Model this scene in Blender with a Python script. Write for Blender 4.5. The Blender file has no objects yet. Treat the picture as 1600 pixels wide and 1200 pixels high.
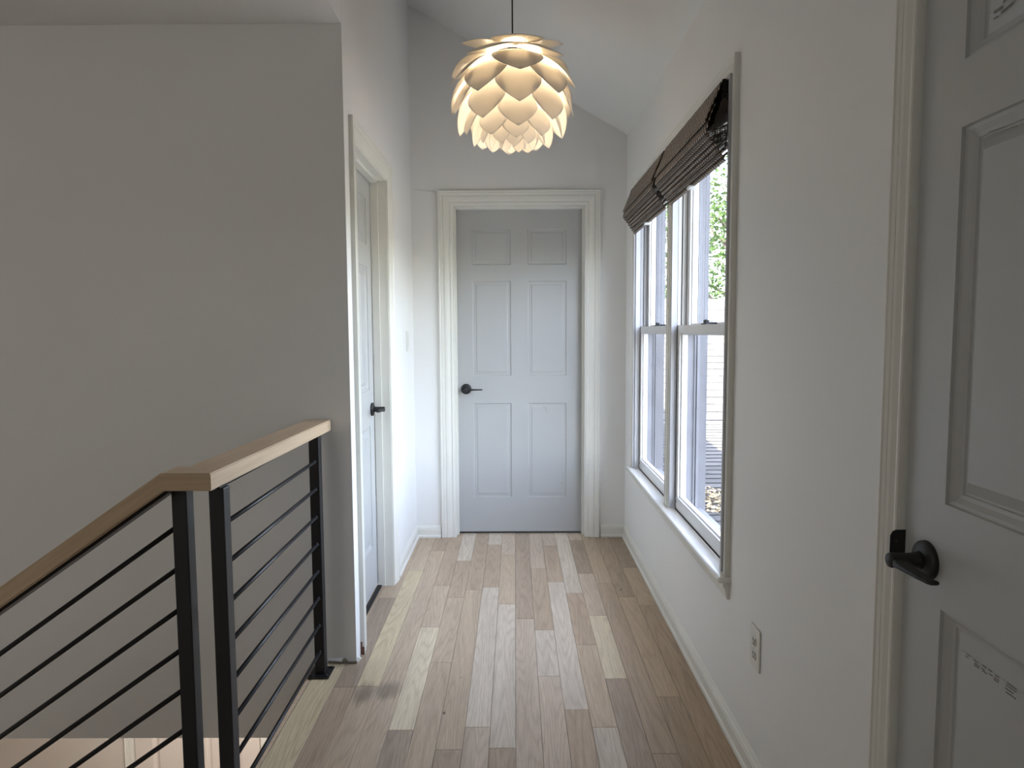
import bpy, bmesh, math, random
from mathutils import Vector, Matrix
random.seed(7)
S = bpy.context.scene
COL = S.collection

# ------------------------------------------------------------------ camera
cam_d = bpy.data.cameras.new('camera')
cam_d.sensor_fit = 'HORIZONTAL'; cam_d.sensor_width = 36.0
cam_d.lens = 1063 / 1600 * 36.0
cam_d.clip_start = 0.02; cam_d.clip_end = 200
cam = bpy.data.objects.new('camera', cam_d); COL.objects.link(cam)
def _cam_matrix(p, yw, r, loc):
    cy, sy, cp, sp = math.cos(yw), math.sin(yw), math.cos(p), math.sin(p)
    fw = Vector((sy*cp, cy*cp, -sp)); rt = Vector((cy, -sy, 0)); up = rt.cross(fw)
    r2 = rt*math.cos(r) + up*math.sin(r); u2 = up*math.cos(r) - rt*math.sin(r)
    m = Matrix((r2, u2, -fw)).transposed().to_4x4(); m.translation = loc
    return m
cam.matrix_world = _cam_matrix(math.atan(83/1063), -.0047, -.0055, Vector((0, 0, 1.285)))
S.camera = cam

# ------------------------------------------------------------------ sky, sun, lights, exposure
W = bpy.data.worlds.new('sky'); S.world = W; W.use_nodes = True
wn = W.node_tree; wn.nodes.clear()
sky = wn.nodes.new('ShaderNodeTexSky'); sky.sky_type = 'NISHITA'
sky.sun_disc = False; sky.sun_elevation = math.radians(58); sky.sun_rotation = math.radians(230)
sky.air_density = 1.0; sky.dust_density = 2.2; sky.ozone_density = 1.0
bg = wn.nodes.new('ShaderNodeBackground'); bg.inputs['Strength'].default_value = 1.25
wo = wn.nodes.new('ShaderNodeOutputWorld')
hs = wn.nodes.new('ShaderNodeHueSaturation'); hs.inputs['Saturation'].default_value = .62
wn.links.new(sky.outputs[0], hs.inputs['Color']); wn.links.new(hs.outputs[0], bg.inputs[0]); wn.links.new(bg.outputs[0], wo.inputs[0])

def light(kind, name, loc, energy, color, rot=(0, 0, 0), **kw):
    d = bpy.data.lights.new(name, kind); d.energy = energy; d.color = color
    for k, v in kw.items(): setattr(d, k, v)
    o = bpy.data.objects.new(name, d); COL.objects.link(o); o.location = loc; o.rotation_euler = rot
    return o
sun = light('SUN', 'sun', (0, 0, 8), 38, (1, .95, .86), angle=math.radians(.6))
sun.rotation_euler = Vector((.50, .40, -1)).to_track_quat('-Z', 'Y').to_euler()
# daylight portal in the window opening (a sampling guide, gives no light of its own)
po = light('AREA', 'window_portal', (.83, 2.99, 1.28), 1, (1, 1, 1), (0, math.radians(90), 0), shape='RECTANGLE', size=1.62, size_y=1.66)
po.data.cycles.is_portal = True
# fill light added behind the camera to lift the stairwell side
rear = light('AREA', 'rear_daylight', (-3.3, -1.5, 1.5), 5.5, (1, .965, .90), shape='RECTANGLE', size=1.6, size_y=1.3)
rear.rotation_euler = Vector((.55, 1, -.05)).to_track_quat('-Z', 'Y').to_euler()
# unseen area light added to brighten the lower floor
light('AREA', 'lower_floor_light', (-1.7, 3.3, -.34), 8.5, (1, .93, .86), (0, 0, 0), shape='RECTANGLE', size=.9, size_y=.5)

S.view_settings.view_transform = 'Standard'; S.view_settings.look = 'None'
S.view_settings.gamma = 1.0; S.view_settings.use_curve_mapping = False
S.view_settings.exposure = 1.32

# ------------------------------------------------------------------ helpers
def tag(o, label=None, cat=None, group=None, kind=None):
    if label: o['label'] = label
    if cat: o['category'] = cat
    if group: o['group'] = group
    if kind: o['kind'] = kind
    return o
def empty(name, loc=(0, 0, 0)):
    o = bpy.data.objects.new(name, None); COL.objects.link(o); o.location = loc
    o.empty_display_size = .05
    return o
def par(o, p):
    """parent o to p; o's coordinates were written in world space"""
    if p is not None:
        o.parent = p
        chain = Matrix.Identity(4); q = p
        mats = []
        while q is not None:
            mats.append(Matrix.LocRotScale(q.location, q.rotation_euler, q.scale)); mats[-1] = q.matrix_parent_inverse @ mats[-1]
            q = q.parent
        for m in reversed(mats): chain = chain @ m
        o.matrix_parent_inverse = chain.inverted()
    return o
def link(name, me, mat=None, parent=None, smooth=False):
    if mat is not None:
        for m in (mat if isinstance(mat, (list, tuple)) else [mat]): me.materials.append(m)
    if smooth:
        for p in me.polygons: p.use_smooth = True
    o = bpy.data.objects.new(name, me); COL.objects.link(o)
    return par(o, parent)
def mesh(name, verts, faces, mat=None, parent=None, smooth=False, fix=True):
    me = bpy.data.meshes.new(name); me.from_pydata([tuple(v) for v in verts], [], faces)
    if fix:
        bm = bmesh.new(); bm.from_mesh(me)
        bmesh.ops.recalc_face_normals(bm, faces=bm.faces); bm.to_mesh(me); bm.free()
    me.update()
    return link(name, me, mat, parent, smooth)
def bm_obj(name, bm, mat=None, parent=None, smooth=False):
    bmesh.ops.recalc_face_normals(bm, faces=bm.faces)
    me = bpy.data.meshes.new(name); bm.to_mesh(me); bm.free()
    return link(name, me, mat, parent, smooth)
def bx(bm, lo, hi, bev=0.0, seg=2):
    x0, y0, z0 = lo; x1, y1, z1 = hi
    vs = [bm.verts.new(p) for p in ((x0,y0,z0),(x1,y0,z0),(x1,y1,z0),(x0,y1,z0),(x0,y0,z1),(x1,y0,z1),(x1,y1,z1),(x0,y1,z1))]
    fs = [bm.faces.new([vs[i] for i in f]) for f in ((3,2,1,0),(4,5,6,7),(0,1,5,4),(1,2,6,5),(2,3,7,6),(3,0,4,7))]
    if bev:
        es = list({e for f in fs for e in f.edges})
        bmesh.ops.bevel(bm, geom=es, offset=bev, segments=seg, profile=.5, affect='EDGES')
def box(name, lo, hi, mat, parent=None, bev=0.0):
    bm = bmesh.new(); bx(bm, lo, hi, bev); return bm_obj(name, bm, mat, parent)
def tube(bm, pts, r, n=10, caps=True, r2=None):
    pts = [Vector(p) for p in pts]; rings = []
    prev = None
    for i, p in enumerate(pts):
        t = (pts[min(i+1, len(pts)-1)] - pts[max(i-1, 0)]).normalized()
        a = prev if prev is not None and abs(prev.dot(t)) < .95 else (Vector((0,0,1)) if abs(t.z) < .9 else Vector((1,0,0)))
        s = t.cross(a).normalized(); u = s.cross(t).normalized(); prev = u
        rr = r if r2 is None else r + (r2-r)*i/max(1, len(pts)-1)
        rings.append([bm.verts.new(p + (s*math.cos(2*math.pi*k/n) + u*math.sin(2*math.pi*k/n))*rr) for k in range(n)])
    for a, b in zip(rings, rings[1:]):
        for k in range(n):
            bm.faces.new((a[k], a[(k+1) % n], b[(k+1) % n], b[k])).smooth = True
    if caps:
        bm.faces.new(rings[0][::-1]); bm.faces.new(rings[-1])
def lathe(bm, prof, c, axis='z', n=40):
    """prof: (radius, height along axis)"""
    c = Vector(c)
    def P(r, h, a):
        x, y = r*math.cos(a), r*math.sin(a)
        return c + {'z': Vector((x, y, h)), 'x': Vector((h, x, y)), 'y': Vector((x, h, y))}[axis]
    rings = [[bm.verts.new(P(r, h, 2*math.pi*k/n)) for k in range(n)] for r, h in prof]
    for a, b in zip(rings, rings[1:]):
        for k in range(n):
            bm.faces.new((a[k], a[(k+1) % n], b[(k+1) % n], b[k])).smooth = True
    if prof[0][0] > 1e-6: bm.faces.new(rings[0])
    if prof[-1][0] > 1e-6: bm.faces.new(rings[-1])

# the three wall faces: (u along the wall, v up, d out of the wall into the hall)
XR, XL, YB, YE = .678, -.622, 4.17, 2.55
RIGHT = lambda u, v, d=0: Vector((XR - d, u, v))
LEFT = lambda u, v, d=0: Vector((XL + d, u, v))
BACK = lambda u, v, d=0: Vector((u, YB - d, v))

def wall(name, mp, us, vs, holes, t, mat, top=None):
    """slab of thickness t behind the plane mp; cells whose centre is in a hole are left open"""
    us = sorted(set(us)); vs = sorted(set(vs))
    def solid(i, j):
        if not (0 <= i < len(us)-1 and 0 <= j < len(vs)-1): return False
        cu, cv = (us[i]+us[i+1])/2, (vs[j]+vs[j+1])/2
        return not any(a < cu < b and c < cv < d for a, b, c, d in holes)
    V = {}; verts = []; F = []
    def vi(i, j, k):
        if (i, j, k) not in V:
            V[i, j, k] = len(verts); verts.append(mp(us[i], vs[j], -t*k))
        return V[i, j, k]
    for i in range(len(us)-1):
        for j in range(len(vs)-1):
            if not solid(i, j): continue
            F.append([vi(i,j,0), vi(i+1,j,0), vi(i+1,j+1,0), vi(i,j+1,0)])
            F.append([vi(i,j,1), vi(i+1,j,1), vi(i+1,j+1,1), vi(i,j+1,1)])
            for (di, dj, a, b) in ((-1,0,(i,j),(i,j+1)), (1,0,(i+1,j),(i+1,j+1)), (0,-1,(i,j),(i+1,j)), (0,1,(i,j+1),(i+1,j+1))):
                if not solid(i+di, j+dj):
                    F.append([vi(*a,0), vi(*b,0), vi(*b,1), vi(*a,1)])
    return tag(mesh(name, verts, F, mat), kind='structure')

def sweep_frame(name, mp, u0, u1, v0, v1, prof, mat, parent=None, bottom=False, d0=0.0):
    """mitred casing around an opening; prof = (outward offset, height)"""
    verts = []; F = []
    n = len(prof)
    corners = 4
    for w, t in prof:
        ps = [(u0-w, v0 - (w if bottom else 0)), (u0-w, v1+w), (u1+w, v1+w), (u1+w, v0 - (w if bottom else 0))]
        verts += [mp(u, v, t + d0) for u, v in ps]
    segs = [(0,1), (1,2), (2,3)] + ([(3,0)] if bottom else [])
    for k in range(n):
        k2 = (k+1) % n
        for a, b in segs:
            F.append([k*4+a, k*4+b, k2*4+b, k2*4+a])
    if not bottom:
        F.append([k*4 for k in range(n)]); F.append([k*4+3 for k in range(n)][::-1])
    return mesh(name, verts, F, mat, parent)

# ------------------------------------------------------------------ materials
def nodes(name):
    m = bpy.data.materials.new(name); m.use_nodes = True
    nt = m.node_tree; b = nt.nodes['Principled BSDF']
    return m, nt, b
def ramp(nt, pairs):
    r = nt.nodes.new('ShaderNodeValToRGB'); e = r.color_ramp.elements
    while len(e) < len(pairs): e.new(.5)
    for x, (p, c) in zip(e, pairs): x.position = p; x.color = (*c, 1) if len(c) == 3 else c
    return r
def noise(nt, scale, detail=3, rough=.5, vec=None, dist=0):
    n = nt.nodes.new('ShaderNodeTexNoise'); n.inputs['Scale'].default_value = scale
    n.inputs['Detail'].default_value = detail; n.inputs['Roughness'].default_value = rough; n.inputs['Distortion'].default_value = dist
    if vec is not None: nt.links.new(vec, n.inputs['Vector'])
    return n
def mapping(nt, scale, out='Object'):
    tc = nt.nodes.new('ShaderNodeTexCoord'); mp = nt.nodes.new('ShaderNodeMapping'); mp.inputs['Scale'].default_value = scale
    nt.links.new(tc.outputs[out], mp.inputs['Vector']); return mp.outputs[0]
def bump(nt, b, h, strength, dist):
    bp = nt.nodes.new('ShaderNodeBump'); bp.inputs['Strength'].default_value = strength; bp.inputs['Distance'].default_value = dist
    nt.links.new(h, bp.inputs['Height']); nt.links.new(bp.outputs[0], b.inputs['Normal']); return bp
def paint(name, c1, c2=None, rough=.6, nscale=3, bs=.15, bscale=180, bdist=.0006):
    m, nt, b = nodes(name)
    v = mapping(nt, (1, 1, 1)); c2 = c2 or tuple(x*.95 for x in c1)
    n = noise(nt, nscale, 4, .55, v); r = ramp(nt, [(.3, c2), (.7, c1)])
    nt.links.new(n.outputs[0], r.inputs[0]); nt.links.new(r.outputs[0], b.inputs['Base Color'])
    b.inputs['Roughness'].default_value = rough
    n2 = noise(nt, bscale, 2, .5, v); bump(nt, b, n2.outputs[0], bs, bdist)
    return m
M = {}
M['wall'] = paint('wall_paint', (.87, .865, .845), (.85, .845, .825), .55, 1.6)
M['ceil'] = paint('ceiling_paint', (.84, .84, .82), None, .75, 1.5)
M['trim'] = paint('trim_paint', (.83, .82, .76), (.80, .79, .73), .32, 5, .08, 60)
M['door'] = paint('door_paint', (.50, .505, .50), (.485, .49, .485), .42, 2, .12, 90)
M['wood_raw'] = paint('bare_wood_chip', (.20, .085, .05), (.12, .05, .03), .8, 60)
M['gap'] = paint('dark_gap', (.015, .014, .013), None, .9)  # near-black standing in for the shade inside gaps
M['plate'] = paint('switch_plate_plastic', (.80, .79, .74), None, .3, 5, .02)
M['slot'] = paint('outlet_slot_dark', (.05, .05, .045), None, .6)
M['stain'] = paint('plaster_crack', (.42, .40, .36), (.3, .28, .25), .8, 40)
M['inkmark'] = paint('faint_print', (.20, .19, .18), (.30, .29, .27), .7, 90)
def metal(name, c, rough=.38, metallic=0.0):
    m, nt, b = nodes(name); v = mapping(nt, (1, 1, 1)); n = noise(nt, 250, 2, .5, v)
    r = ramp(nt, [(.3, tuple(x*.7 for x in c)), (.7, c)]); nt.links.new(n.outputs[0], r.inputs[0]); nt.links.new(r.outputs[0], b.inputs['Base Color'])
    b.inputs['Roughness'].default_value = rough; b.inputs['Metallic'].default_value = metallic
    bump(nt, b, n.outputs[0], .1, .0003); return m
M['black'] = metal('black_powder_coat', (.013, .013, .015), .42)
M['black_soft'] = metal('matt_black_hardware', (.014, .014, .016), .5)
M['weld'] = metal('weld_spot', (.25, .25, .27), .35, .8)

def wood_floor():
    m, nt, b = nodes('white_oak_floor')
    at = nt.nodes.new('ShaderNodeAttribute'); at.attribute_name = 'plank'
    rn = nt.nodes.new('ShaderNodeAttribute'); rn.attribute_name = 'plank_offset'
    tc = nt.nodes.new('ShaderNodeTexCoord')
    add = nt.nodes.new('ShaderNodeVectorMath'); add.operation = 'ADD'
    nt.links.new(tc.outputs['Object'], add.inputs[0]); nt.links.new(rn.outputs['Vector'], add.inputs[1])
    mp = nt.nodes.new('ShaderNodeMapping'); mp.inputs['Scale'].default_value = (1, .075, 1); nt.links.new(add.outputs[0], mp.inputs[0])
    # cathedral grain: bands of a warped distance field
    wp = noise(nt, 10, 1.5, .4, mp.outputs[0])
    mul = nt.nodes.new('ShaderNodeMath'); mul.operation = 'MULTIPLY'; mul.inputs[1].default_value = 19
    nt.links.new(wp.outputs[0], mul.inputs[0])
    fr = nt.nodes.new('ShaderNodeMath'); fr.operation = 'PINGPONG'; fr.inputs[1].default_value = .5
    nt.links.new(mul.outputs[0], fr.inputs[0])
    g1 = ramp(nt, [(0, (.86, .84, .81)), (.22, (.98, .975, .97)), (.5, (1.02, 1.02, 1.02))]); 
    nt.links.new(fr.outputs[0], g1.inputs[0])
    mp2 = nt.nodes.new('ShaderNodeMapping'); mp2.inputs['Scale'].default_value = (1, .035, 1); nt.links.new(add.outputs[0], mp2.inputs[0])
    fine = noise(nt, 330, 3, .6, mp2.outputs[0]); g2 = ramp(nt, [(.3, (.80, .78, .76)), (.6, (1.03, 1.03, 1.03))]); nt.links.new(fine.outputs[0], g2.inputs[0])
    blo = noise(nt, 14, 3, .6, mp.outputs[0]); g3 = ramp(nt, [(.3, (.88, .87, .86)), (.7, (1.08, 1.08, 1.07))]); nt.links.new(blo.outputs[0], g3.inputs[0])
    # small knots
    vo = nt.nodes.new('ShaderNodeTexVoronoi'); vo.inputs['Scale'].default_value = 5.5
    mp3 = nt.nodes.new('ShaderNodeMapping'); mp3.inputs['Scale'].default_value = (1, .55, 1); nt.links.new(add.outputs[0], mp3.inputs[0]); nt.links.new(mp3.outputs[0], vo.inputs['Vector'])
    g4 = ramp(nt, [(.018, (.25, .2, .17)), (.032, (1, 1, 1))]); nt.links.new(vo.outputs['Distance'], g4.inputs[0])
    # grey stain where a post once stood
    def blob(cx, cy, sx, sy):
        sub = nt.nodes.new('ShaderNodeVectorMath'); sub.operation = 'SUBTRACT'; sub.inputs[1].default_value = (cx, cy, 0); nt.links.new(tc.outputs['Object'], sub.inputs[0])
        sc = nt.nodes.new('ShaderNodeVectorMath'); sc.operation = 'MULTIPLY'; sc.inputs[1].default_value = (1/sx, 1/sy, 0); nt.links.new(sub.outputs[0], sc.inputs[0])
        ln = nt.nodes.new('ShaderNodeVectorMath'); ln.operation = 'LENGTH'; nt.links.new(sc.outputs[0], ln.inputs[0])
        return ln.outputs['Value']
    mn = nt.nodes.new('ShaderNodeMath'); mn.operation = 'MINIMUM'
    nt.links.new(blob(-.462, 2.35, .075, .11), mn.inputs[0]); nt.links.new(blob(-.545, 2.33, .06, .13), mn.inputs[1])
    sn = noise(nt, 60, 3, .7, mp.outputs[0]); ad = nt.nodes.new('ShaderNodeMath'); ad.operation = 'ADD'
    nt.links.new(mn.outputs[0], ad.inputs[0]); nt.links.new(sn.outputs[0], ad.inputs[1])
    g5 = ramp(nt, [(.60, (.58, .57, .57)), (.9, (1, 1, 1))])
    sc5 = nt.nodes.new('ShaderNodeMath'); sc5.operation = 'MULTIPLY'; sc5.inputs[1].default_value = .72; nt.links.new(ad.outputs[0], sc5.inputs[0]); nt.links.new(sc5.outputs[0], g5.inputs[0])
    cur = at.outputs['Color']
    for g in (g1, g2, g3, g4, g5):
        mx = nt.nodes.new('ShaderNodeMixRGB'); mx.blend_type = 'MULTIPLY'; mx.inputs[0].default_value = 1
        nt.links.new(cur, mx.inputs[1]); nt.links.new(g.outputs[0], mx.inputs[2]); cur = mx.outputs[0]
    nt.links.new(cur, b.inputs['Base Color']); b.inputs['Roughness'].default_value = .46
    bump(nt, b, fine.outputs[0], .15, .0006)
    return m
M['floor'] = wood_floor()
def wood_rail(name, c1, c2):
    m, nt, b = nodes(name); v = mapping(nt, (.06, 1, 1))
    n = noise(nt, 60, 4, .6, v, .3); r = ramp(nt, [(.25, c2), (.6, c1), (.8, tuple(x*1.08 for x in c1))])
    nt.links.new(n.outputs[0], r.inputs[0]); nt.links.new(r.outputs[0], b.inputs['Base Color'])
    b.inputs['Roughness'].default_value = .5; bump(nt, b, n.outputs[0], .12, .0006); return m
M['rail'] = wood_rail('oak_handrail', (.60, .45, .30), (.49, .355, .23))

def woven():
    m, nt, b = nodes('woven_reed')
    tc = nt.nodes.new('ShaderNodeTexCoord'); uv = nt.nodes.new('ShaderNodeSeparateXYZ'); nt.links.new(tc.outputs['UV'], uv.inputs[0])
    def M_(op, a, bv=None, c=None):
        n = nt.nodes.new('ShaderNodeMath'); n.operation = op
        for i, x in enumerate((a, bv, c)):
            if x is None: continue
            if isinstance(x, (int, float)): n.inputs[i].default_value = x
            else: nt.links.new(x, n.inputs[i])
        return n.outputs[0]
    row = M_('MULTIPLY', uv.outputs['Y'], 1/.0115)          # reeds
    ri = M_('FLOOR', row); rf = M_('FRACT', row)
    col = M_('MULTIPLY', uv.outputs['X'], 1/.021)
    half = M_('MULTIPLY', M_('MODULO', ri, 2.0), .5)
    cf = M_('FRACT', M_('ADD', col, half))
    reed = M_('LESS_THAN', M_('ABSOLUTE', M_('SUBTRACT', rf, .5)), .34)
    st = M_('MULTIPLY', M_('LESS_THAN', M_('ABSOLUTE', M_('SUBTRACT', cf, .5)), .17), reed)
    nz = nt.nodes.new('ShaderNodeTexNoise'); nz.inputs['Scale'].default_value = 70; nt.links.new(tc.outputs['UV'], nz.inputs['Vector'])
    r1 = ramp(nt, [(.3, (.045, .026, .020)), (.7, (.095, .058, .045))]); nt.links.new(nz.outputs[0], r1.inputs[0])
    a = nt.nodes.new('ShaderNodeMixRGB'); a.inputs[1].default_value = (.012, .008, .007, 1); nt.links.new(reed, a.inputs[0]); nt.links.new(r1.outputs[0], a.inputs[2])
    c = nt.nodes.new('ShaderNodeMixRGB'); c.inputs[2].default_value = (.62, .52, .42, 1); nt.links.new(st, c.inputs[0]); nt.links.new(a.outputs[0], c.inputs[1])
    nt.links.new(c.outputs[0], b.inputs['Base Color']); b.inputs['Roughness'].default_value = .6
    h = M_('ADD', reed, st); bump(nt, b, h, .6, .0015)
    return m
M['woven'] = woven()
M['cord_brown'] = paint('brown_cord', (.07, .05, .04), None, .7, 50)
M['darklining'] = paint('dark_lining', (.01, .009, .009), None, .9)
M['clip'] = paint('clear_white_plastic', (.8, .82, .85), None, .2)

def glass():
    m = bpy.data.materials.new('window_glass'); m.use_nodes = True; nt = m.node_tree; nt.nodes.clear()
    out = nt.nodes.new('ShaderNodeOutputMaterial'); tr = nt.nodes.new('ShaderNodeBsdfTransparent'); gl = nt.nodes.new('ShaderNodeBsdfGlossy')
    gl.inputs['Roughness'].default_value = .01; lw = nt.nodes.new('ShaderNodeLayerWeight'); lw.inputs[0].default_value = .5
    fp = nt.nodes.new('ShaderNodeMath'); fp.operation = 'POWER'; fp.inputs[1].default_value = 5.0; nt.links.new(lw.outputs['Facing'], fp.inputs[0])
    fr = nt.nodes.new('ShaderNodeMath'); fr.operation = 'MULTIPLY_ADD'; fr.inputs[1].default_value = .8; fr.inputs[2].default_value = .03; nt.links.new(fp.outputs[0], fr.inputs[0])
    mx = nt.nodes.new('ShaderNodeMixShader'); nt.links.new(fr.outputs[0], mx.inputs[0]); nt.links.new(tr.outputs[0], mx.inputs[1]); nt.links.new(gl.outputs[0], mx.inputs[2])
    # dust and dried streaks
    df = nt.nodes.new('ShaderNodeBsdfDiffuse'); df.inputs[0].default_value = (.8, .82, .85, 1)
    v = mapping(nt, (1, 1, .45)); n = noise(nt, 16, 6, .72, v, 1.2); r = ramp(nt, [(.60, (0, 0, 0)), (.82, (.25, .25, .25))]); nt.links.new(n.outputs[0], r.inputs[0])
    ad = nt.nodes.new('ShaderNodeMath'); ad.operation = 'ADD'; ad.inputs[1].default_value = .012; nt.links.new(r.outputs[0], ad.inputs[0])
    m2 = nt.nodes.new('ShaderNodeMixShader'); nt.links.new(ad.outputs[0], m2.inputs[0]); nt.links.new(mx.outputs[0], m2.inputs[1]); nt.links.new(df.outputs[0], m2.inputs[2])
    nt.links.new(m2.outputs[0], out.inputs[0]); return m
M['glass'] = glass()
M['vinyl'] = paint('window_frame_paint', (.80, .80, .80), None, .35, 4, .05)
M['ext_trim'] = paint('weathered_exterior_trim', (.17, .17, .185), (.14, .14, .155), .8, 14)
M['jamb_grey'] = paint('weathered_jamb_paint', (.22, .22, .24), (.17, .17, .19), .6, 9)  # darker grey than the inner jamb paint
M['jamb_lining'] = paint('window_jamb_paint', (.55, .55, .56), (.50, .50, .52), .4, 7)
M['sill'] = paint('gloss_sill_paint', (.83, .83, .80), (.81, .81, .78), .16, 5, .05, 60)

def petal_mat():
    m = bpy.data.materials.new('lamp_petal_plastic'); m.use_nodes = True; nt = m.node_tree; nt.nodes.clear()
    out = nt.nodes.new('ShaderNodeOutputMaterial'); pb = nt.nodes.new('ShaderNodeBsdfPrincipled')
    v = mapping(nt, (1, 1, 1)); n = noise(nt, 20, 2, .5, v); r = ramp(nt, [(.3, (.86, .86, .86)), (.7, (.89, .89, .89))]); nt.links.new(n.outputs[0], r.inputs[0]); nt.links.new(r.outputs[0], pb.inputs['Base Color'])
    pb.inputs['Roughness'].default_value = .35
    t = nt.nodes.new('ShaderNodeBsdfTranslucent'); t.inputs[0].default_value = (.86, .80, .70, 1)
    mx = nt.nodes.new('ShaderNodeMixShader'); mx.inputs[0].default_value = .42
    nt.links.new(pb.outputs[0], mx.inputs[1]); nt.links.new(t.outputs[0], mx.inputs[2]); nt.links.new(mx.outputs[0], out.inputs[0]); return m
M['petal'] = petal_mat()
def emit(name, c, s):
    m = bpy.data.materials.new(name); m.use_nodes = True; nt = m.node_tree; nt.nodes.clear()
    o = nt.nodes.new('ShaderNodeOutputMaterial'); e = nt.nodes.new('ShaderNodeEmission'); e.inputs[0].default_value = (*c, 1); e.inputs[1].default_value = s
    nt.links.new(e.outputs[0], o.inputs[0]); return m
M['bulb'] = emit('warm_bulb', (1, .70, .38), 8)

def shingle():
    m, nt, b = nodes('asphalt_shingles')
    at = nt.nodes.new('ShaderNodeAttribute'); at.attribute_name = 'tab'
    v = mapping(nt, (1, 1, 1)); n = noise(nt, 90, 3, .8, v)
    r = ramp(nt, [(.3, (.6, .6, .6)), (.7, (1.35, 1.35, 1.35))]); nt.links.new(n.outputs[0], r.inputs[0])
    mx = nt.nodes.new('ShaderNodeMixRGB'); mx.blend_type = 'MULTIPLY'; mx.inputs[0].default_value = 1
    nt.links.new(at.outputs['Color'], mx.inputs[1]); nt.links.new(r.outputs[0], mx.inputs[2]); nt.links.new(mx.outputs[0], b.inputs['Base Color'])
    b.inputs['Roughness'].default_value = .95; return m
M['shingle'] = shingle()
M['leafpile'] = paint('dry_leaves', (.42, .33, .20), (.25, .19, .11), .9, 60)
M['bark'] = paint('bark', (.10, .085, .07), (.06, .05, .04), .95, 12)
def leafm(name, c):
    m = bpy.data.materials.new(name); m.use_nodes = True; nt = m.node_tree; nt.nodes.clear()
    o = nt.nodes.new('ShaderNodeOutputMaterial'); d = nt.nodes.new('ShaderNodeBsdfDiffuse'); t = nt.nodes.new('ShaderNodeBsdfTranslucent')
    v = mapping(nt, (1, 1, 1)); n = noise(nt, 1.5, 3, .6, v); r = ramp(nt, [(.3, tuple(x*.6 for x in c)), (.7, c)]); nt.links.new(n.outputs[0], r.inputs[0])
    nt.links.new(r.outputs[0], d.inputs[0]); nt.links.new(r.outputs[0], t.inputs[0])
    mx = nt.nodes.new('ShaderNodeMixShader'); mx.inputs[0].default_value = .45
    nt.links.new(d.outputs[0], mx.inputs[1]); nt.links.new(t.outputs[0], mx.inputs[2]); nt.links.new(mx.outputs[0], o.inputs[0]); return m
M['leaf_a'] = leafm('spring_leaves', (.05, .085, .03)); M['leaf_b'] = leafm('deep_leaves', (.032, .065, .026)); M['grass'] = paint('lawn', (.13, .14, .10), (.1, .1, .07), .95, 2)

# ------------------------------------------------------------------ floor planks
PW = .0827; X0 = -.004
T, P, Wc, B, D, K = (.56,.44,.315), (.74,.63,.45), (.66,.57,.46), (.49,.375,.27), (.42,.325,.24), (.58,.465,.36)
Y0 = (.70,.58,.38)
cols = {   # column: [(colour, near end y), ...] from the far end
 -8: [(T,3.2),(D,2.373),(B,1.4)], -7: [(T,3.575),(Y0,2.377),(T,1.2)], -6: [(B,3.9),(T,1.9)],
 -5: [(B,3.357),(T,2.871),(P,2.105),(D,1.1)], -4: [(Wc,3.731),(B,3.2),(T,2.555),(T,1.7)], -3: [(B,3.3),(T,2.0)],
 -2: [(Wc,4.016),(B,3.332),(Wc,2.12),(K,1.3)], -1: [(K,3.832),(T,3.118),(Wc,2.008),(D,1.2)], 0: [(D,2.956),(K,1.6)],
 1: [(K,3.6),(B,2.841),(Wc,2.446),(K,1.9)], 2: [(K,3.993),(B,3.403),(Wc,2.222),(B,1.4)], 3: [(Wc,3.253),(B,2.7),(T,2.118),(Wc,1.5)],
 4: [(K,4.097),(D,3.522),(K,2.988),(P,2.428),(D,1.6)], 5: [(T,3.378),(B,1.978),(D,1.2)], 6: [(B,3.2),(T,2.3),(B,1.5)], 7: [(D,3.612),(T,3.1),(B,1.9)]}
fv, ff, fc, fo = [], [], [], []
def plank(x0, x1, y0, y1, c, z=0.0):
    g = .0005; x0 += g; x1 -= g; y0 += g; y1 -= g
    if y1 - y0 < .004: return
    b0 = len(fv); e = .0012; h = .0009
    fv.extend([(x0,y0,z-h),(x1,y0,z-h),(x1,y1,z-h),(x0,y1,z-h),(x0+e,y0+e*1.5,z),(x1-e,y0+e*1.5,z),(x1-e,y1-e*1.5,z),(x0+e,y1-e*1.5,z),
               (x0,y0,z-.015),(x1,y0,z-.015),(x1,y1,z-.015),(x0,y1,z-.015)])
    fs = [(4,5,6,7),(0,1,5,4),(1,2,6,5),(2,3,7,6),(3,0,4,7),(8,9,1,0),(9,10,2,1),(10,11,3,2),(11,8,0,3)]
    s = random.uniform(.95, 1.05); cc = tuple(min(1, x*s) for x in c); off = (random.uniform(0, 50), random.uniform(0, 50), 0)
    for f in fs: ff.append([b0+i for i in f]); fc.append(cc); fo.append(off)
def column(x0, x1, segs, yfar, ynear, z=0.0):
    y = yfar
    for c, e in segs:
        if e < y: plank(x0, x1, max(e, ynear), y, c, z); y = e
    while y > ynear:
        e = max(ynear, y - random.uniform(.5, 1.2)); plank(x0, x1, e, y, random.choice((T, B, K, Wc, T, D)), z); y = e
for k, segs in cols.items():
    x0, x1 = X0 + k*PW, X0 + (k+1)*PW
    far = 4.33 if -.40 < (x0+x1)/2 < .46 else YB + .001
    lo = x0; hi = x1
    if k == 7: hi = XR
    column(lo, hi, segs, far, -1.8)
# into the closet doorway on the left
column(-.749+.0008, X0-8*PW, [(B,3.0),(T,2.69)], 3.375, 2.69)
column(-.78, -.749+.0008, [(T,2.69)], 3.375, 2.69)
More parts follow.
